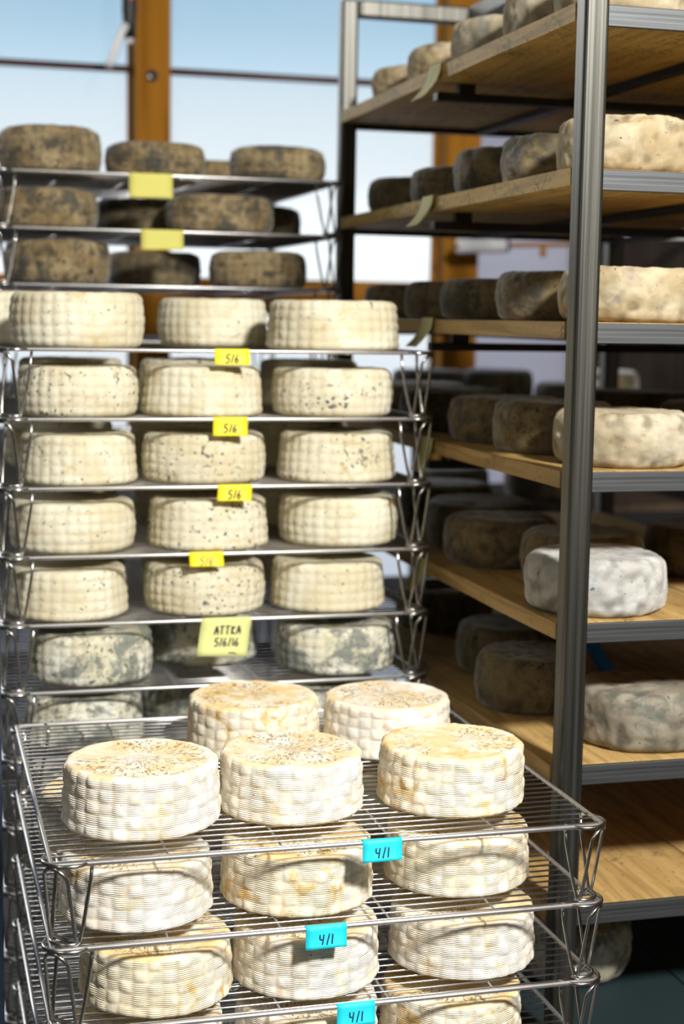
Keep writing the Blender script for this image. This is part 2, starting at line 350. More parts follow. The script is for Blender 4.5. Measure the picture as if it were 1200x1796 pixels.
# ------------------------------------------------------------------ cheese meshes
def cheese_mesh(name, kind, seed, nth, nz):
    R, H = 0.1, 0.08; rnd = random.Random(seed)
    off = Vector((seed*3.17, seed*1.7, seed*0.9))
    er = {'basket': 0.006, 'pillow': 0.010, 'barrel': 0.014, 'bumpy': 0.012, 'block': 0.006}[kind]
    prof = [(0.0, 0.0, 'b')]
    for q in (0.35, 0.7, 0.9): prof.append(((R-er)*q, 0.0, 'b'))
    for k in range(4):
        a = PI/2*k/4; prof.append((R-er+er*math.sin(a), er-er*math.cos(a), 's'))
    for k in range(nz+1): prof.append((R, er+(H-2*er)*k/nz, 's'))
    for k in range(1, 6):
        a = PI/2*k/5; prof.append((R-er+er*math.cos(a), H-er+er*math.sin(a), 's' if k < 3 else 't'))
    for q in np.linspace(0.96, 0.06, 15): prof.append(((R-er)*q, H, 't'))
    N, ROWS = 32, 5
    vs, cav = [], []
    ph = rnd.random()*6; ov = rnd.random()*6
    for i, (r, z, tgt) in enumerate(prof[1:]):
        t = z/H
        for kk in range(nth):
            a = 2*PI*kk/nth; c, s_ = math.cos(a), math.sin(a)
            pt = Vector((r*c, r*s_, z))
            rr, zz, cv = r, z, 0.0
            low = noise.noise(pt*16+off); mid = noise.noise(pt*55+off*2); hi = noise.noise(pt*150+off)
            if kind in ('basket', 'pillow'):
                sl = 0.955+0.045*(1-t)**0.7 if kind == 'basket' else (0.93+0.07*(1-t)**0.8 if seed % 2 else 0.955+0.045*math.sin(PI*min(1, t*1.05)))
                rr = r*sl
                u = a*N/(2*PI)+0.12*noise.noise(Vector((a*2, z*30, seed))); v = t*ROWS+0.15*noise.noise(Vector((c*3, s_*3, seed+5.0)))
                fu, fv = u-math.floor(u), v-math.floor(v); sg = (math.floor(u)+math.floor(v)) % 2
                hat = (max(0, math.sin(PI*fu))**0.45)*(max(0, math.sin(PI*fv))**0.35)
                if tgt == 's':
                    if kind == 'basket':
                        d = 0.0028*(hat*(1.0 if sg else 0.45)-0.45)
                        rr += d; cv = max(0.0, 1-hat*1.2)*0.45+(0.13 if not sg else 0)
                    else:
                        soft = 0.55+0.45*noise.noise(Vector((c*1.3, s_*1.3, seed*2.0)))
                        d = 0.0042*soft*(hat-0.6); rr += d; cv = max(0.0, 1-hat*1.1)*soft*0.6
                    rr += 0.0012*low+0.0007*mid+0.0002*hi
                elif tgt == 't':
                    zz += 0.0009*mid+0.0010*low+0.0005*hi
                    if kind == 'basket' and r < R*0.9: zz += 0.0006*math.sin(r/0.0115*2*PI)-0.0012
                    rr += 0.001*low
            else:
                amp = 1.0 if kind == 'bumpy' else 0.55
                if tgt == 's':
                    bulge = 0.94+0.075*math.sin(PI*min(1, max(0, t)))**0.8
                    rr = r*bulge+amp*(0.0034*low+0.0027*mid+0.0008*hi)
                    if kind == 'barrel':
                        u = a*30/(2*PI); v = t*5
                        g = (abs(math.sin(PI*u))**0.5)*(abs(math.sin(PI*v))**0.4); rr += 0.0016*(g-0.6)
                        cv = max(0, 0.8-g)
                    cv = max(cv, min(1, max(0, -mid*2.2)))
                    if t > 0.5: zz += amp*0.0012*mid
                else:
                    rr = r*0.94+0.001*low
                    if tgt == 't': zz += amp*(0.0024*low+0.0020*mid+0.0010*hi); cv = min(1, max(0, -mid*2))
            rr *= 1+0.010*math.cos(2*a+ov)+0.004*math.cos(3*a+ph)
            if tgt == 'b': zz = 0.0
            vs.append((rr*c, rr*s_, max(0.0, zz))); cav.append(min(1, cv))
    fs = []; m = len(prof)-1
    for i in range(m-1):
        for k in range(nth): fs.append((i*nth+k, i*nth+(k+1) % nth, (i+1)*nth+(k+1) % nth, (i+1)*nth+k))
    vs.append((0, 0, 0)); cav.append(0); b = len(vs)-1
    vs.append((0, 0, H-0.001)); cav.append(0); tp = len(vs)-1
    for k in range(nth):
        fs.append((b, (k+1) % nth, k)); fs.append((tp, (m-1)*nth+k, (m-1)*nth+(k+1) % nth))
    me = bpy.data.meshes.new(name); me.from_pydata(vs, [], fs)
    me.polygons.foreach_set('use_smooth', [True]*len(fs))
    at = me.attributes.new('cav', 'FLOAT', 'POINT'); at.data.foreach_set('value', cav)
    me.materials.append(R_FRESH); me.update(); return me
MESH = {}
for kind, cnt, nth, nz in (('basket', 4, 256, 36), ('pillow', 4, 192, 26), ('barrel', 3, 128, 18), ('bumpy', 4, 192, 26)):
    MESH[kind] = [cheese_mesh('cheese_'+kind, kind, 7*i+len(kind), nth, nz) for i in range(cnt)]
VAR = {}
def variant(kind, i, m):
    key = (kind, i, m.name)
    if key not in VAR:
        me = MESH[kind][i] if not any(k[0] == kind and k[1] == i for k in VAR) else MESH[kind][i].copy()
        me.materials[0] = m; VAR[key] = me
    return VAR[key]
rng = random.Random(11)
cnt = [0]
def cheese(x, y, z, r, h, kind, m, label, group, rot=None, tilt=0.0):
    cnt[0] += 1; i = cnt[0] % len(MESH[kind])
    o = link('cheese_wheel', variant(kind, i, m), None, (x, y, z))
    o.scale = (r/0.1, r/0.1, h/0.08); o.rotation_euler = (0, tilt, rng.random()*6.28 if rot is None else rot)
    return tag(o, label, 'cheese', group)

# ------------------------------------------------------------------ wire trays
TW, TD = 0.712, 0.656
def tray_meshes(H, key):
    D = {}
    rim = MB(); a, b = TW/2, TD/2; c = 0.006
    rim.tube([(-a+c, -b, H), (a-c, -b, H), (a, -b+c, H), (a, b-c, H), (a-c, b, H), (-a+c, b, H), (-a, b-c, H), (-a, -b+c, H)], 0.0032, 10, closed=True)
    D['rim'] = rim.mesh('rim', CHROME)
    n = 33; D['wires'] = []
    D['ys'] = [-b+0.011+(TD-0.022)*i/(n-1) for i in range(n)]
    w = MB(); w.tube([(-a, 0, 0), (-a*0.33, 0, -0.0006), (a*0.33, 0, -0.0006), (a, 0, 0)], 0.00135, 7); D['wire'] = w.mesh('wire', CHROME_W)
    cw = MB(); cw.tube([(0, -b, 0), (0, b, 0)], 0.0015, 7); D['cross'] = cw.mesh('cross_wire', CHROME_W)
    D['xs'] = [TW*(f-0.5) for f in (0.2, 0.4, 0.6, 0.8)]
    dk = MB()
    for y in D['ys']: dk.tube([(-a, y, H), (a, y, H)], 0.00135, 5)
    for x in D['xs']: dk.tube([(x, -b, H-0.0028), (x, b, H-0.0028)], 0.0015, 5)
    D['deck'] = dk.mesh('wire_deck', CHROME_W)
    legs = []
    for sx in (-1, 1):
        for sy in (-1, 1):
            cx, cy = sx*(a-0.022), sy*(b-0.022); base = math.atan2(sy, sx)
            def pt(s, z):
                f = z/H; R = 0.021+0.0095*f; an = base+s*math.radians(112)
                return (cx+R*math.cos(an), cy+R*math.sin(an), z)
            g = MB(); t = H; lo = 0.0059
            path = [(-1, t), (-0.98, t*0.75), (-0.80, t*0.30), (-0.68, lo+0.003), (-0.62, lo), (-0.56, lo+0.003), (-0.44, t*0.45), (-0.34, t*0.84), (-0.24, t-0.009), (-0.1, t-0.0035), (0.1, t-0.0035),
                    (0.24, t-0.009), (0.34, t*0.84), (0.44, t*0.45), (0.56, lo+0.003), (0.62, lo), (0.68, lo+0.003), (0.80, t*0.30), (0.98, t*0.75), (1, t)]
            g.tube([pt(s, z) for s, z in path], 0.0024, 8)
            g.tube([pt(-1+2*i/12, t) for i in range(13)], 0.0026, 8)
            g.tube([pt(-0.72+1.44*i/12, lo) for i in range(13)], 0.0026, 8, closed=True)
            pass
            legs.append(g.mesh('leg', CHROME_L))
    D['legs'] = legs; return D
def tray(x0, y0, ztop, H, D, label, group, single):
    e = empty('wire_tray', (x0+TW/2, y0+TD/2, ztop-H), label, 'tray', group)
    link('rim', D['rim'], e)
    if single:
        for y in D['ys']: link('wire', D['wire'], e, (0, y, H))
        for x in D['xs']: link('cross_wire', D['cross'], e, (x, 0, H-0.0028))
    else:
        d = link('wire_deck', D['deck'], e); d['kind'] = 'stuff'
    for m in D['legs']: link('leg', m, e)
    return e
ORD = ['top', 'second', 'third', 'fourth', 'fifth', 'sixth', 'seventh', 'eighth', 'ninth', 'tenth', 'eleventh', 'twelfth', 'thirteenth', 'fourteenth', 'fifteenth', 'sixteenth']
STK = {'F': (0.147, 1.822, 0.848, 0.106, 8, 'nearest stack'), 'M': (0.130, 2.525, 1.4425, 0.11096, 13, 'middle stack'), 'A': (0.150, 3.204, 1.7775, 0.11109, 16, 'rear stack')}
def deck_z(k, n): return STK[k][2]-STK[k][3]*(n-1)
TAPED = {('F', 1): ' with blue tape 4/1', ('F', 2): ' with blue tape 4/1', ('F', 3): ' with blue tape 4/1',
         ('M', 1): ' with yellow tape 5/6', ('M', 2): ' with yellow tape 5/6', ('M', 3): ' with yellow tape 5/6', ('M', 4): ' with yellow tape 5/6',
         ('M', 5): ' with a pale green note', ('A', 1): ' with a yellow note', ('A', 2): ' with a yellow note'}
for k, (x0, y0, zt, H, n, nm) in STK.items():
    D = tray_meshes(H, k)
    for i in range(n):
        tray(x0, y0, zt-H*i, H, D, 'chrome wire tray, %s from the top of the %s%s' % (ORD[i], nm, TAPED.get((k, i+1), '')) if i else 'chrome wire tray on top of the %s%s' % (nm, TAPED.get((k, 1), '')),
             'wire trays of the '+nm, k == 'F' and i < 4)

# cheeses on the trays: (stack, tray, x, y, r, h, kind, material, look, where)
B_, P_, Bl, Bu = 'basket', 'pillow', 'barrel', 'bumpy'
CH = [
 ('F', 1, 0.276, 1.978, 0.103, 0.080, B_, R_FRESH, 'bright white basket-marked cheese wheel', 'front left'),
 ('F', 1, 0.478, 1.990, 0.098, 0.078, B_, R_FRESH, 'white basket-marked cheese wheel with a faintly gold top', 'front middle'),
 ('F', 1, 0.701, 1.976, 0.101, 0.079, B_, R_GOLD, 'golden-topped basket-marked cheese wheel', 'front right'),
 ('F', 1, 0.490, 2.286, 0.101, 0.080, B_, R_GOLD, 'yellow-topped cheese wheel', 'back left'),
 ('F', 1, 0.692, 2.252, 0.100, 0.078, B_, R_FRESH, 'cream basket-marked cheese wheel', 'back right'),
 ('F', 2, 0.264, 1.945, 0.099, 0.077, B_, R_FRESH, 'cream basket-marked cheese wheel', 'front left'),
 ('F', 2, 0.478, 1.950, 0.101, 0.078, B_, R_GOLD, 'yellowish basket-marked cheese wheel', 'front middle'),
 ('F', 2, 0.708, 1.968, 0.100, 0.076, B_, R_GOLD, 'golden streaked cheese wheel', 'front right'),
 ('F', 2, 0.262, 2.215, 0.100, 0.076, B_, R_GOLD, 'yellowish cheese wheel in shade', 'back left'),
 ('F', 2, 0.480, 2.235, 0.099, 0.076, B_, R_GOLD, 'yellowish cheese wheel in shade', 'back middle'),
 ('F', 2, 0.705, 2.240, 0.099, 0.076, B_, R_FRESH, 'cream cheese wheel in shade', 'back right'),
 ('F', 3, 0.288, 1.930, 0.098, 0.077, B_, R_GOLD, 'cream cheese wheel with a yellow top', 'front left'),
 ('F', 3, 0.488, 1.938, 0.099, 0.077, B_, R_FRESH, 'white basket-marked cheese wheel with a brown smudge', 'front middle'),
 ('F', 3, 0.711, 1.946, 0.099, 0.077, B_, R_FRESH, 'white grooved cheese wheel', 'front right'),
 ('F', 3, 0.275, 2.215, 0.099, 0.076, B_, R_GOLD, 'yellowish cheese wheel in shade', 'back left'),
 ('F', 3, 0.700, 2.225, 0.099, 0.076, B_, R_FRESH, 'cream cheese wheel in shade', 'back right'),
 ('F', 4, 0.280, 1.935, 0.098, 0.077, B_, R_FRESH, 'cream cheese wheel', 'front left'),
 ('F', 4, 0.490, 1.935, 0.097, 0.077, B_, R_FRESH, 'cream cheese wheel', 'front middle'),
 ('F', 4, 0.694, 1.935, 0.097, 0.077, B_, R_GOLD, 'yellow-green topped cheese wheel', 'front right'),
 ('M', 1, 0.262, 2.645, 0.112, 0.090, P_, R_CREAM, 'plump cream cheese wheel with a white bloom', 'front left'),
 ('M', 1, 0.170, 2.900, 0.100, 0.092, P_, R_CREAM, 'cream cheese wheel mostly hidden', 'back left'),
 ('M', 1, 0.528, 2.850, 0.100, 0.086, P_, R_CREAM, 'pale cream quilted cheese wheel', 'back middle'),
 ('M', 1, 0.702, 2.650, 0.117, 0.084, P_, R_CREAM, 'wide cream quilted cheese wheel', 'front right'),
 ('M', 2, 0.262, 2.632, 0.100, 0.082, P_, R_SPECK, 'cream cheese wheel with grey bloom on its shoulder', 'front left'),
 ('M', 2, 0.470, 2.635, 0.104, 0.083, P_, R_CREAM, 'round-shouldered cream cheese wheel', 'front middle'),
 ('M', 2, 0.697, 2.632, 0.104, 0.081, P_, R_SPECK, 'cream cheese wheel with dark specks', 'front right'),
 ('M', 3, 0.262, 2.632, 0.099, 0.082, P_, R_CREAM, 'cream quilted cheese wheel', 'front left'),
 ('M', 3, 0.474, 2.635, 0.105, 0.082, P_, R_SPECK, 'cream cheese wheel with grey-green specks', 'front middle'),
 ('M', 3, 0.707, 2.632, 0.104, 0.083, P_, R_SPECK, 'blue-speckled round cheese wheel', 'front right'),
 ('M', 4, 0.252, 2.632, 0.103, 0.082, P_, R_CREAM, 'pale fluted cheese wheel', 'front left'),
 ('M', 4, 0.481, 2.635, 0.105, 0.083, P_, R_SPECK, 'pale cheese wheel with a few green specks', 'front middle'),
 ('M', 4, 0.716, 2.645, 0.106, 0.083, P_, R_CREAM, 'tapered cream fluted cheese wheel', 'front right'),
 ('M', 5, 0.244, 2.632, 0.101, 0.082, P_, R_CREAM, 'pale smooth cheese wheel', 'front left'),
 ('M', 5, 0.476, 2.635, 0.104, 0.083, P_, R_SPECK, 'cream cheese wheel with blue-green specks', 'front middle'),
 ('M', 5, 0.694, 2.632, 0.102, 0.083, P_, R_CREAM, 'whitish fluted cheese wheel', 'front right'),
 ('M', 6, 0.281, 2.636, 0.105, 0.085, P_, R_GREY, 'grey-moulded cheese wheel with white blotches', 'front left'),
 ('M', 6, 0.494, 2.755, 0.100, 0.080, P_, R_GREY, 'dark grey cheese wheel set back', 'middle'),
 ('M', 6, 0.712, 2.640, 0.107, 0.082, P_, R_GREY, 'grey-marbled cheese wheel', 'front right'),
 ('M', 7, 0.270, 2.640, 0.101, 0.085, P_, R_GREY, 'grey-green mouldy cheese wheel', 'front left'),
 ('M', 7, 0.480, 2.780, 0.100, 0.083, P_, R_GREY, 'dark grey cheese wheel', 'middle'),
 ('M', 7, 0.700, 2.640, 0.101, 0.083, P_, R_GREY, 'grey cheese wheel', 'front right'),
 ('M', 8, 0.270, 2.640, 0.101, 0.085, P_, R_GREY, 'grey cheese wheel', 'front left'),
 ('M', 8, 0.700, 2.660, 0.101, 0.083, P_, R_GREY, 'grey cheese wheel', 'front right'),
 ('A', 1, 0.277, 3.325, 0.104, 0.094, Bl, R_AGED, 'tall brown-grey speckled cheese wheel', 'front left'),
 ('A', 1, 0.493, 3.325, 0.103, 0.070, Bl, R_AGED, 'brown speckled cheese wheel in front of the timber post', 'front middle'),
 ('A', 1, 0.755, 3.335, 0.101, 0.074, Bl, R_AGED, 'brown speckled cheese wheel', 'front right'),
 ('A', 1, 0.665, 3.650, 0.100, 0.070, Bl, R_AGED, 'brown cheese wheel peeking out', 'back middle'),
 ('A', 2, 0.268, 3.320, 0.103, 0.082, Bl, R_AGED, 'grey-brown speckled cheese wheel', 'front left'),
 ('A', 2, 0.485, 3.510, 0.100, 0.080, Bl, R_DARK, 'dark brown cheese wheel', 'middle'),
 ('A', 2, 0.628, 3.320, 0.112, 0.080, Bl, R_AGED, 'wide tan-grey cheese wheel', 'front right') ,
 ('A', 2, 0.775, 3.620, 0.100, 0.080, Bl, R_DARK, 'dark brown cheese wheel', 'back right'),
 ('A', 3, 0.290, 3.325, 0.107, 0.092, Bl, R_AGED, 'tall grey-brown cheese wheel', 'front left'),
 ('A', 3, 0.512, 3.480, 0.103, 0.078, Bl, R_DARK, 'dark brown cheese wheel', 'middle'),
 ('A', 3, 0.712, 3.320, 0.103, 0.078, Bl, R_AGED, 'tan dimpled cheese wheel', 'front right'),
]
for t in (2, 3, 4, 5):
    for x, w in ((0.265, 'back left'), (0.490, 'back middle'), (0.712, 'back right')):
        CH.append(('M', t, x+0.01*((t*7) % 3-1), 2.90, 0.098, 0.086, P_, R_SPECK, 'shaded cream cheese wheel', w))
for (k, t, x, y, r, h, kind, m, look, where) in CH:
    nm = STK[k][5]
    tr_ = 'top tray' if t == 1 else ORD[t-1]+' tray'
    cheese(x, y, deck_z(k, t)+0.0016, r, h, kind, m, '%s, %s, %s, %s' % (look, where, tr_, nm), 'cheese wheels on the '+nm)

# ------------------------------------------------------------------ steel rack with pine boards
X0 = 0.885; PW = 0.036
YP0, YP1 = 2.027, 3.295
LZ = [0.434, 0.2118, -0.001, -0.2125, -0.432, -0.643, -0.857, -1.07]
RT = Z(0.668)
rk = empty('shelf_rack', (X0+0.33, 2.68, 0), 'tall welded steel rack of square tube holding pine boards, on the right', 'rack')
for x in (X0, 1.515):
    for y in (YP0, YP1):
        boxobj('post', (x, y, 0), (x+PW, y+PW, RT), POSTM, rk, bevel=0.0065, seg=4)
for y in (YP0, YP1):
    boxobj('top_rail', (X0+PW+0.0005, y+0.001, RT-PW), (1.5145, y+PW-0.001, RT), POSTM, rk, bevel=0.005, seg=3)
boxobj('centre_rail', (1.165, YP0+PW, RT-PW), (1.201, YP1, RT), POSTM, rk, bevel=0.005, seg=3)
for z in LZ:
    zz = Z(z)
    boxobj('front_bar', (X0+PW, YP0+0.028, zz-0.030), (1.515, YP0+0.0355, zz-0.001), BARM, rk, bevel=0.001)
    boxobj('middle_bar', (X0+0.004, 2.665, zz-0.055), (1.515, 2.69, zz-0.041), DARKM, rk, bevel=0.001)
    boxobj('far_bar', (X0+PW, YP1+0.004, zz-0.034), (1.515, YP1+0.030, zz-0.010), DARKM, rk, bevel=0.001)
    boxobj('runner', (1.185, YP0+0.037, zz-0.0365), (1.205, YP1+0.002, zz-0.0248), DARKM, rk, bevel=0.001)
    boxobj('side_runner', (1.518, YP0+0.037, zz-0.0365), (1.540, YP1-0.001, zz-0.0248), DARKM, rk, bevel=0.001)
    for x in (0.93, 1.40):
        boxobj('bracket', (x, 2.668, zz-0.0408), (x+0.03, 2.687, zz-0.0247), DARKM, rk)
LVL = ['top', 'second', 'third', 'fourth', 'fifth', 'sixth', 'seventh', 'lowest']
for i, z in enumerate(LZ):
    for cidx, (xa, xb) in enumerate(((X0, 1.193), (1.197, 1.508))):
        mb = MB(); m = GREYSH if i == 7 else (PINE_M if i < 2 else PINE)
        L = YP1-0.004-(YP0+PW+0.001)
        nseg = 10; w = xb-xa
        # plank with a slightly bowed and uneven long edge
        vs = []; fs = []
        for k in range(nseg+1):
            y = L*k/nseg; j = 0.0012*math.sin(k*1.7+i*2.1+cidx)
            vs += [(j, y, -0.024), (w, y, -0.024), (w, y, 0), (j*0.6, y, 0)]
        for k in range(nseg):
            a = 4*k; b = a+4
            fs += [(a, a+1, b+1, b), (a+1, a+2, b+2, b+1), (a+2, a+3, b+3, b+2), (a+3, a, b, b+3)]
        fs += [(0, 3, 2, 1), tuple(4*nseg+q for q in range(4))]
        mb.add(vs, fs)
        o = mb.build('shelf_board', m, loc=(xa, YP0+PW+0.001, Z(z)))
        tag(o, ('%s on the %s level of the steel rack, %s side' % ('grey-blue shelf board' if i == 7 else ('mould-speckled pine board' if i < 2 else 'yellow pine board'), LVL[i], ('left', 'right')[cidx])), 'board', 'boards of the steel rack')
RK = [  # level, x, y, r, h, material, kind, look, where
 (1, 1.012, 2.180, 0.102, 0.088, R_PALE, Bu, 'pale crusty cheese wheel', 'first behind the front post'),
 (1, 1.015, 2.400, 0.102, 0.086, R_PALE, Bu, 'grey-white dimpled cheese wheel', 'second from the front'),
 (1, 1.015, 2.645, 0.102, 0.078, R_PALE, Bu, 'pale grey cheese wheel', 'third from the front'),
 (1, 1.015, 2.905, 0.102, 0.074, R_BEIGE, Bu, 'grey-beige cheese wheel', 'fourth from the front'),
 (1, 1.015, 3.150, 0.098, 0.070, R_BEIGE, Bu, 'blurred beige cheese wheel', 'at the far end'),
 (2, 1.015, 2.170, 0.100, 0.080, R_BEIGE, Bu, 'pale crusty cheese wheel behind the front post', 'first in line'),
 (2, 1.280, 2.170, 0.105, 0.080, R_BEIGE, Bu, 'pale crusty cheese wheel', 'right of the front post'),
 (2, 1.015, 2.392, 0.098, 0.078, R_DARK, Bu, 'olive-brown cheese wheel', 'second from the front'),
 (2, 1.015, 2.620, 0.101, 0.080, R_DARK, Bu, 'dark brown cheese wheel', 'third from the front'),
 (2, 1.015, 2.875, 0.100, 0.070, R_DARK, Bl, 'grey-brown cheese wheel', 'fourth from the front'),
 (2, 1.015, 3.165, 0.100, 0.074, R_DARK, Bl, 'nearly black cheese wheel', 'at the far end'),
 (3, 1.040, 2.175, 0.108, 0.079, R_BEIGE, Bu, 'woolly beige cheese wheel', 'beside the front post'),
 (3, 1.012, 2.392, 0.100, 0.078, R_DARK, Bu, 'olive-brown cheese wheel', 'second from the front'),
 (3, 1.015, 2.672, 0.102, 0.072, R_DARK, Bl, 'wide grey-brown cheese wheel', 'third from the front'),
 (3, 1.015, 2.905, 0.098, 0.072, R_DARK, Bl, 'dark brown cheese wheel', 'fourth from the front'),
 (3, 1.015, 3.170, 0.100, 0.070, R_DARK, Bl, 'dark cheese wheel', 'at the far end'),
 (4, 1.030, 2.172, 0.104, 0.080, R_PALE, Bu, 'cream-white crusty cheese wheel', 'beside the front post'),
 (4, 1.010, 2.390, 0.098, 0.082, R_DARK, Bu, 'olive-brown fuzzy cheese wheel', 'second from the front'),
 (4, 1.010, 2.600, 0.100, 0.078, R_DARK, Bu, 'dark olive cheese wheel', 'third from the front'),
 (4, 1.015, 2.900, 0.103, 0.080, R_LIT_TOP, Bu, 'dark cheese wheel with a whitish top', 'behind the wire stack'),
 (4, 1.030, 3.150, 0.100, 0.080, R_LIT_TOP, Bl, 'dark cheese wheel with a whitish top', 'at the far end'),
 (4, 1.330, 2.420, 0.105, 0.080, R_DARK, Bl, 'black-brown cheese wheel', 'deep on the right board'),
 (4, 1.320, 2.720, 0.105, 0.084, R_DARK, Bl, 'black-brown cheese wheel', 'farther on the right board'),
 (5, 0.996, 2.174, 0.107, 0.084, R_WHITE, Bu, 'white fuzzy cheese wheel', 'in front, behind the post'),
 (5, 1.075, 2.400, 0.103, 0.084, R_DARK, Bu, 'brown cheese wheel behind the white one', 'second in line'),
 (5, 1.010, 2.615, 0.098, 0.085, R_DARK, Bu, 'olive-brown cheese wheel', 'third in line'),
 (5, 1.050, 2.835, 0.102, 0.090, R_LIT_TOP, Bl, 'dark cheese wheel with a whitish top', 'fourth in line'),
 (5, 1.085, 3.150, 0.103, 0.088, R_LIT_TOP, Bl, 'dark cheese wheel with a whitish top', 'at the far end'),
 (5, 1.330, 2.450, 0.105, 0.084, R_DARK, Bl, 'black-brown cheese wheel', 'on the right board'),
 (6, 1.083, 2.178, 0.106, 0.088, R_PIT, Bu, 'grey pitted cheese wheel', 'in front, right of the post'),
 (6, 1.000, 2.420, 0.097, 0.090, R_DARK, Bu, 'brown mottled cheese wheel', 'left of the front post'),
 (6, 1.060, 2.680, 0.100, 0.088, R_DARK, Bl, 'black-brown cheese wheel', 'third in line'),
 (6, 1.075, 3.100, 0.102, 0.088, R_LIT_TOP, Bl, 'dark cheese wheel with a whitish top', 'at the far end'),
 (8, 1.040, 2.330, 0.105, 0.098, R_GREY, Bu, 'blue-grey furry cheese wheel', 'behind the nearest wire stack'),
]
for (lv, x, y, r, h, m, kind, look, where) in RK:
    cheese(x, y, Z(LZ[lv-1])+0.0003, r, h, kind, m, '%s, %s, %s board, steel rack' % (look, where, LVL[lv-1]), 'cheese wheels on the steel rack')

# ------------------------------------------------------------------ rack beyond, by the back wall
br = empty('shelf_rack', (1.62, 4.05, 0), 'dark shelf rack in the background beyond the steel rack', 'rack')
for x in (1.22, 2.02):
    for y in (3.78, 4.32): boxobj('post', (x, y, 0), (x+0.03, y+0.03, Z(-0.20)), DARKM, br, bevel=0.003)
BZ = (-0.222, -0.48, -0.75)
for z in BZ:
    for y in (3.785, 4.325): boxobj('cross_bar', (1.25, y, Z(z)-0.05), (2.02, y+0.02, Z(z)-0.021), DARKM, br)
for i, z in enumerate(BZ):
    o = boxobj('shelf_board', (1.252, 3.785, Z(z)-0.02), (2.018, 4.345, Z(z)), DWOOD)
    tag(o, 'blurred dark board, %s of the background rack' % ('topmost', 'middle', 'lowest')[i], 'board', 'boards of the background rack')
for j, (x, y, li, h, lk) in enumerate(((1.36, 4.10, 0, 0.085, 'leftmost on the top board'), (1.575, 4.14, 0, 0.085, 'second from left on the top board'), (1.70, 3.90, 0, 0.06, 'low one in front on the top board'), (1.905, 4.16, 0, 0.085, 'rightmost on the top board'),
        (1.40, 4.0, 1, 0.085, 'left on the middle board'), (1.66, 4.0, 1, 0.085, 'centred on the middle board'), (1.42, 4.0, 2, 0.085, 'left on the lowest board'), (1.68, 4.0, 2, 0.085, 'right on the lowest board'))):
    cheese(x, y, Z(BZ[li])+0.0003, 0.1, h, Bl, R_LIT_TOP, 'blurred dark cheese wheel, %s of the background rack' % lk, 'cheese wheels on the background rack')

# ------------------------------------------------------------------ handwriting and tapes
GLY = {
 '4': [[(0.05, 1), (0.1, 0.55), (0.5, 0.5)], [(0.55, 1), (0.5, 0.5), (0.42, 0)]],
 '/': [[(0.42, 1.05), (0.12, -0.05)]],
 '1': [[(0.3, 1.0), (0.25, 0)]],
 '5': [[(0.75, 1), (0.3, 0.95), (0.2, 0.6), (0.55, 0.55), (0.62, 0.25), (0.4, 0.02), (0.05, 0.05)]],
 '6': [[(0.5, 1), (0.2, 0.55), (0.1, 0.2), (0.3, 0.0), (0.55, 0.15), (0.55, 0.4), (0.3, 0.42), (0.14, 0.25)]],
 'A': [[(0.0, 0), (0.35, 1), (0.55, 0)], [(0.05, 0.4), (0.7, 0.45)]],
 'T': [[(0.3, 1), (0.26, 0)], [(0, 0.95), (0.65, 1.02)]],
 'K': [[(0.15, 1), (0.1, 0)], [(0.6, 0.95), (0.15, 0.45), (0.6, 0.0)]],
 '_': [[(0, 0.0), (0.75, 0.08), (1.6, -0.12)]],
 '~': [[(0, 0.4), (0.5, 0.55), (1.0, 0.35), (1.6, 0.5), (2.2, 0.4)]],
}
def writing(text, h, r, sp=0.86, slant=0.12):
    mb = MB(); x = 0
    for ch in text:
        if ch == ' ': x += 0.5; continue
        for st in GLY[ch]:
            P = [Vector(((x+p[0]+slant*p[1])*h*0.8, 0, p[1]*h)) for p in st]
            Q = []
            for i in range(len(P)-1):   # soften the pen strokes
                p0, p1, p2, p3 = P[max(i-1, 0)], P[i], P[i+1], P[min(i+2, len(P)-1)]
                for q in range(4):
                    t = q/4
                    Q.append(0.5*((2*p1)+(p2-p0)*t+(2*p0-5*p1+4*p2-p3)*t*t+(3*p1-p0-3*p2+p3)*t**3))
            Q.append(P[-1]); mb.tube(Q, r, 6)
        x += {'/': 0.55, '1': 0.5}.get(ch, sp)
    w = x*h*0.8
    mb.v = [(v[0]-w/2, v[1]*0.25, v[2]) for v in mb.v]
    return mb, w
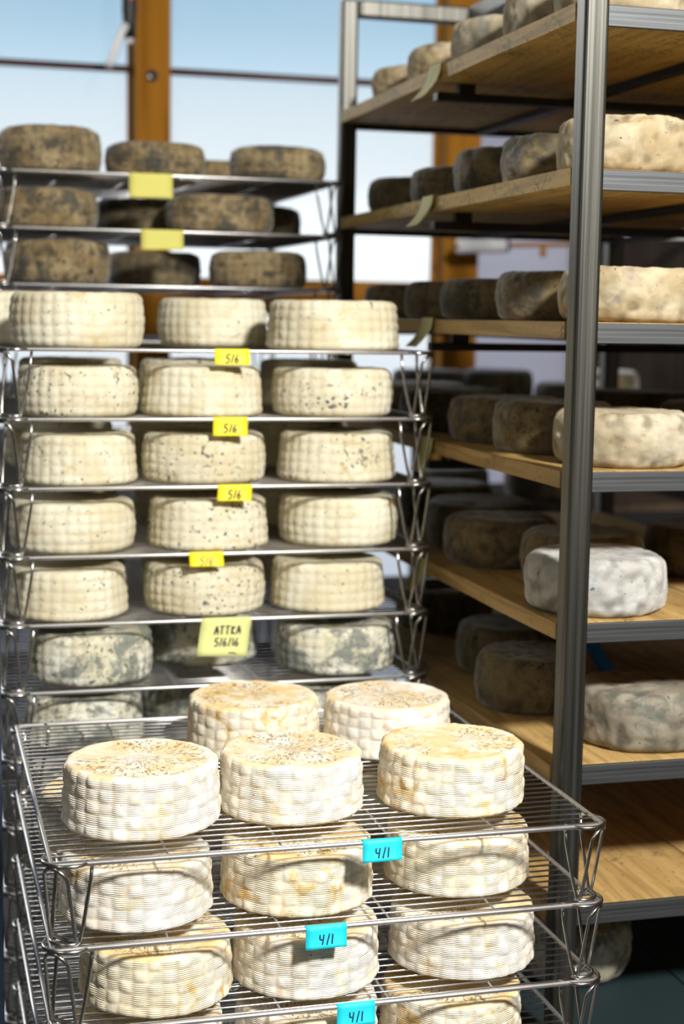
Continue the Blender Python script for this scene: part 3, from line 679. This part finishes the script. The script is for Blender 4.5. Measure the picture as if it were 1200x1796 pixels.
def tape(name, x, y, z, w, drop, m, text, h, ink, label, cat, group, wr_r=0.0008, rail=0.0034, skew=0.0, roll=0.0, out=0.004, lines=None):
    """strip folded over a rail running along x at (y, z); flap hangs on the -y side"""
    prof = [(rail*2.2, -0.001), (rail*1.4, rail*0.55), (rail*0.5, rail*1.12), (-rail*0.5, rail*1.12), (-rail*1.15, rail*0.4)]
    for q in range(1, 8):
        t = q/7; prof.append((-rail*1.2-out*t*t, rail*0.4-drop*t))
    th_ = 0.00035; vs = []; fs = []; NX = 6
    for j in range(NX+1):
        fx = j/NX-0.5
        for (py, pz) in prof:
            dx = skew*max(0, -pz)/drop; wob = 0.0003*math.sin(fx*5+pz*120)
            vs.append((fx*w+dx, py+wob*(1 if pz < 0 else 0), pz+fx*roll*max(0, -pz)/drop))
    n = len(prof); off = len(vs)
    vs += [(a, b-th_, c+th_*0.3) for a, b, c in vs]
    for j in range(NX):
        for i in range(n-1):
            a, b = j*n+i, (j+1)*n+i
            fs.append((a, b, b+1, a+1)); fs.append((off+a, off+a+1, off+b+1, off+b))
    for i in range(n-1):
        fs.append((i, i+1, off+i+1, off+i)); e = NX*n+i; fs.append((e+1, e, off+e, off+e+1))
    for j in range(NX):
        a, b = j*n, (j+1)*n; fs.append((b, a, off+a, off+b)); a += n-1; b += n-1; fs.append((a, b, off+b, off+a))
    mb = MB(); mb.add(vs, fs, True)
    o = mb.build(name, m, loc=(x, y, z)); tag(o, label, cat, group)
    for (tx, fx, fz, hh, rr) in (lines or ([(text, 0.0, 0.55, h, wr_r)] if text else [])):
        g, gw = writing(tx, hh, rr)
        pz = rail*0.4-drop*fz
        yy = lambda z_: -rail*1.2-out*((rail*0.4-z_)/drop)**2
        yb, yt = yy(pz-hh/2), yy(pz+hh/2)
        c = g.build('handwriting', ink, o, loc=(fx*w+skew*fz, yb-0.0011, pz-hh/2))
        c.rotation_euler = (-math.atan2(yt-yb, hh), math.atan2(-roll*fz, w), 0)
    return o
def px_rail(stack, n, frac): x0 = STK[stack][0]; return x0+TW*frac
FY, MY, AY = STK['F'][1], STK['M'][1], STK['A'][1]
G1, G2 = 'blue date tapes', 'yellow date tapes'
for n, xc, w, d in ((1, 0.5565, 0.0515, 0.0245), (2, 0.4855, 0.053, 0.0255), (3, 0.526, 0.050, 0.025)):
    tape('tape_label', xc, FY, deck_z('F', n), w, d, TEAL, '4/1', 0.0125, INK_BL, 'bright blue tape reading 4/1 on the %s tray rail, nearest stack' % ORD[n-1], 'label', G1, 0.0009, skew=-0.001, roll=0.0012)
for n, xc, w, d, sk in ((1, 0.4995, 0.058, 0.0235, 0), (2, 0.4975, 0.057, 0.028, -0.001), (3, 0.506, 0.057, 0.024, -0.002), (4, 0.4585, 0.057, 0.021, 0.001)):
    tape('tape_label', xc, MY, deck_z('M', n), w, d, YELLOW, '5/6', 0.0135, INK if n < 4 else INK_G, 'yellow tape reading 5/6 on the %s tray rail, middle stack' % ORD[n-1], 'label', G2, 0.0014, skew=sk)
tape('paper_note', 0.4935, MY, deck_z('M', 5), 0.084, 0.060, NOTE, None, 0, INK, 'pale green note reading ATTKA 5/6/16 on the fifth tray, middle stack', 'label', 'paper notes', skew=-0.010, roll=-0.003, out=0.010,
     lines=[('ATTKA', 0.06, 0.30, 0.0135, 0.0014), ('5/6/16', 0.06, 0.62, 0.0130, 0.0013), ('_', 0.16, 0.84, 0.010, 0.0010)])
tape('paper_note', 0.4655, AY, deck_z('A', 1), 0.088, 0.047, NOTE_Y, None, 0, INK_G, 'dull yellow note on the top tray rail, rear stack', 'label', 'paper notes', roll=0.001)
tape('paper_note', 0.4885, AY, deck_z('A', 2), 0.086, 0.038, NOTE_Y, None, 0, INK_G, 'dull yellow note on the second tray rail, rear stack', 'label', 'paper notes', roll=0.002)
# paper tags over the left edge of the rack boards: hang and curl outward
for i, (lv, d, outw) in enumerate(((1, 0.060, 0.034), (2, 0.052, 0.030), (3, 0.050, 0.030), (4, 0.058, 0.020), (5, 0.055, 0.020))):
    o = tape('paper_note', X0-0.003, 2.665+0.012*((i*5) % 3-1), Z(LZ[lv-1])+0.0008, 0.062, d, NOTE_P if lv < 4 else NOTE, None, 0, INK_G, 'pale paper tag curling off the edge of the %s rack board' % LVL[lv-1], 'label', 'paper tags on the rack boards', rail=0.0022, out=outw)
    o.rotation_euler = (0, 0, -PI/2)

# ------------------------------------------------------------------ small things in the background
hc = empty('hanging_connector', (0.590, 4.47, 2.8), 'black hanging cable connector with red lamp and white lead, beside the timber post', 'connector')
mb = MB(); mb.lathe([(0.0, ZT-2.8), (0.016, ZT-2.8), (0.0165, -0.37), (0.0, -0.37)][::-1], 16); mb.build('cable_sleeve', BLACK, hc)
mb = MB(); mb.lathe([(0.0, -0.545), (0.018, -0.543), (0.0185, -0.50), (0.0215, -0.47), (0.0215, -0.40), (0.017, -0.365), (0.0, -0.36)], 18); mb.build('plug_body', BLACK, hc)
mb = MB(); mb.tube([(0.006*math.cos(a*PI/6), 0, 0.006*math.sin(a*PI/6)) for a in range(12)], 0.0014, 6, closed=True); mb.build('indicator', LED, hc, loc=(0.003, -0.0225, -0.435))
mb = MB(); mb.lathe([(0.0, -0.558), (0.010, -0.556), (0.012, -0.5455), (0.0, -0.5452)], 16); mb.build('lens', WHITE, hc)
wc = MB(); wc.tube([(-0.010, -0.010, -0.51), (-0.022, -0.014, -0.53), (-0.036, -0.015, -0.565), (-0.050, -0.016, -0.60), (-0.058, -0.016, -0.625)], 0.011, 10)
wc.build('white_lead', WHITE, hc)
# roll on a wooden peg rod, seen between the second and third board
rl = empty('hanging_roll', (1.647, 4.48, Z(0.219)), 'white roll on a wooden peg rod in front of the window', 'roll')
mb = MB(); mb.tube([(-0.078, 0, -0.003), (0.070, 0, 0.003)], 0.022, 16); mb.build('roll_sleeve', WHITE, rl)
mb = MB(); mb.tube([(-0.10, 0, -0.004), (0.34, 0, 0.014)], 0.007, 10); mb.build('rod', FIR_X, rl)
mb = MB(); mb.tube([(0.0695, 0, 0.0030), (0.080, 0, 0.0034)], 0.021, 14); mb.build('end_cap', BLACK, rl)
mb = MB(); mb.lathe([(0.0, -0.034), (0.009, -0.03), (0.011, -0.015), (0.006, 0.0), (0.0, 0.0)], 12); mb.build('knob', FIR, rl, loc=(0.195, 0, 0.004))
mb = MB(); mb.tube([(-0.03, 0, 0), (-0.03, 0.122, 0)], 0.005, 8); mb.build('wall_hook', DARKM, rl)
pl = MB(); pl.box((0, 0, 0), (0.218, 0.02, 0.030))
tag(pl.build('white_plank', WHITE, loc=(XR-0.218, 3.95, Z(0.2255)), bevel=0.004), 'white plank end showing through the third level of the rack', 'plank')
# blue ribbon under the fifth board
rb = MB(); vs = []; fs = []
C_ = [(1.325, 2.56, -0.470), (1.322, 2.55, -0.53), (1.320, 2.53, -0.575), (1.332, 2.51, -0.605), (1.352, 2.50, -0.622), (1.378, 2.49, -0.632), (1.402, 2.48, -0.636)]
C_ = [(x-0.16, y, z) for x, y, z in C_]
for i, (x, y, z) in enumerate(C_):
    w = 0.014*(1-0.75*(max(0, i-2)/4.0))
    for sgn in (-1, 1):
        for dy in (0, 0.0012): vs.append((x+sgn*w*(0.9 if i < 4 else 0.4), y+dy, Z(z)+sgn*w*(0.1 if i < 3 else 0.75)))
for i in range(len(C_)-1):
    a = 4*i; b = a+4
    fs += [(a, a+2, b+2, b), (a+1, b+1, b+3, a+3), (a, b, b+1, a+1), (a+2, a+3, b+3, b+2)]
fs += [(0, 1, 3, 2), tuple(4*(len(C_)-1)+q for q in (0, 2, 3, 1))]
rb.add(vs, fs, True); tag(rb.build('blue_ribbon', BLUE), 'bright blue ribbon hanging beneath the fifth board of the steel rack', 'ribbon')
# slim post standing left of the wire stacks
sp = empty('slim_post', (0.075, 2.2, 0), 'slim blue-grey steel post standing left of the wire stacks', 'post')
mb = MB(); mb.box((-0.02, -0.02, 0.006), (0.034, 0.02, 1.15)); mb.build('upright', BLUEM, sp, bevel=0.004)
mb = MB(); mb.box((-0.05, -0.05, 0), (0.05, 0.05, 0.006)); mb.build('base_plate', BLUEM, sp, bevel=0.001)
mb = MB(); mb.box((-0.022, -0.022, 1.15), (0.036, 0.022, 1.162)); mb.build('cap', DARKM, sp, bevel=0.003)
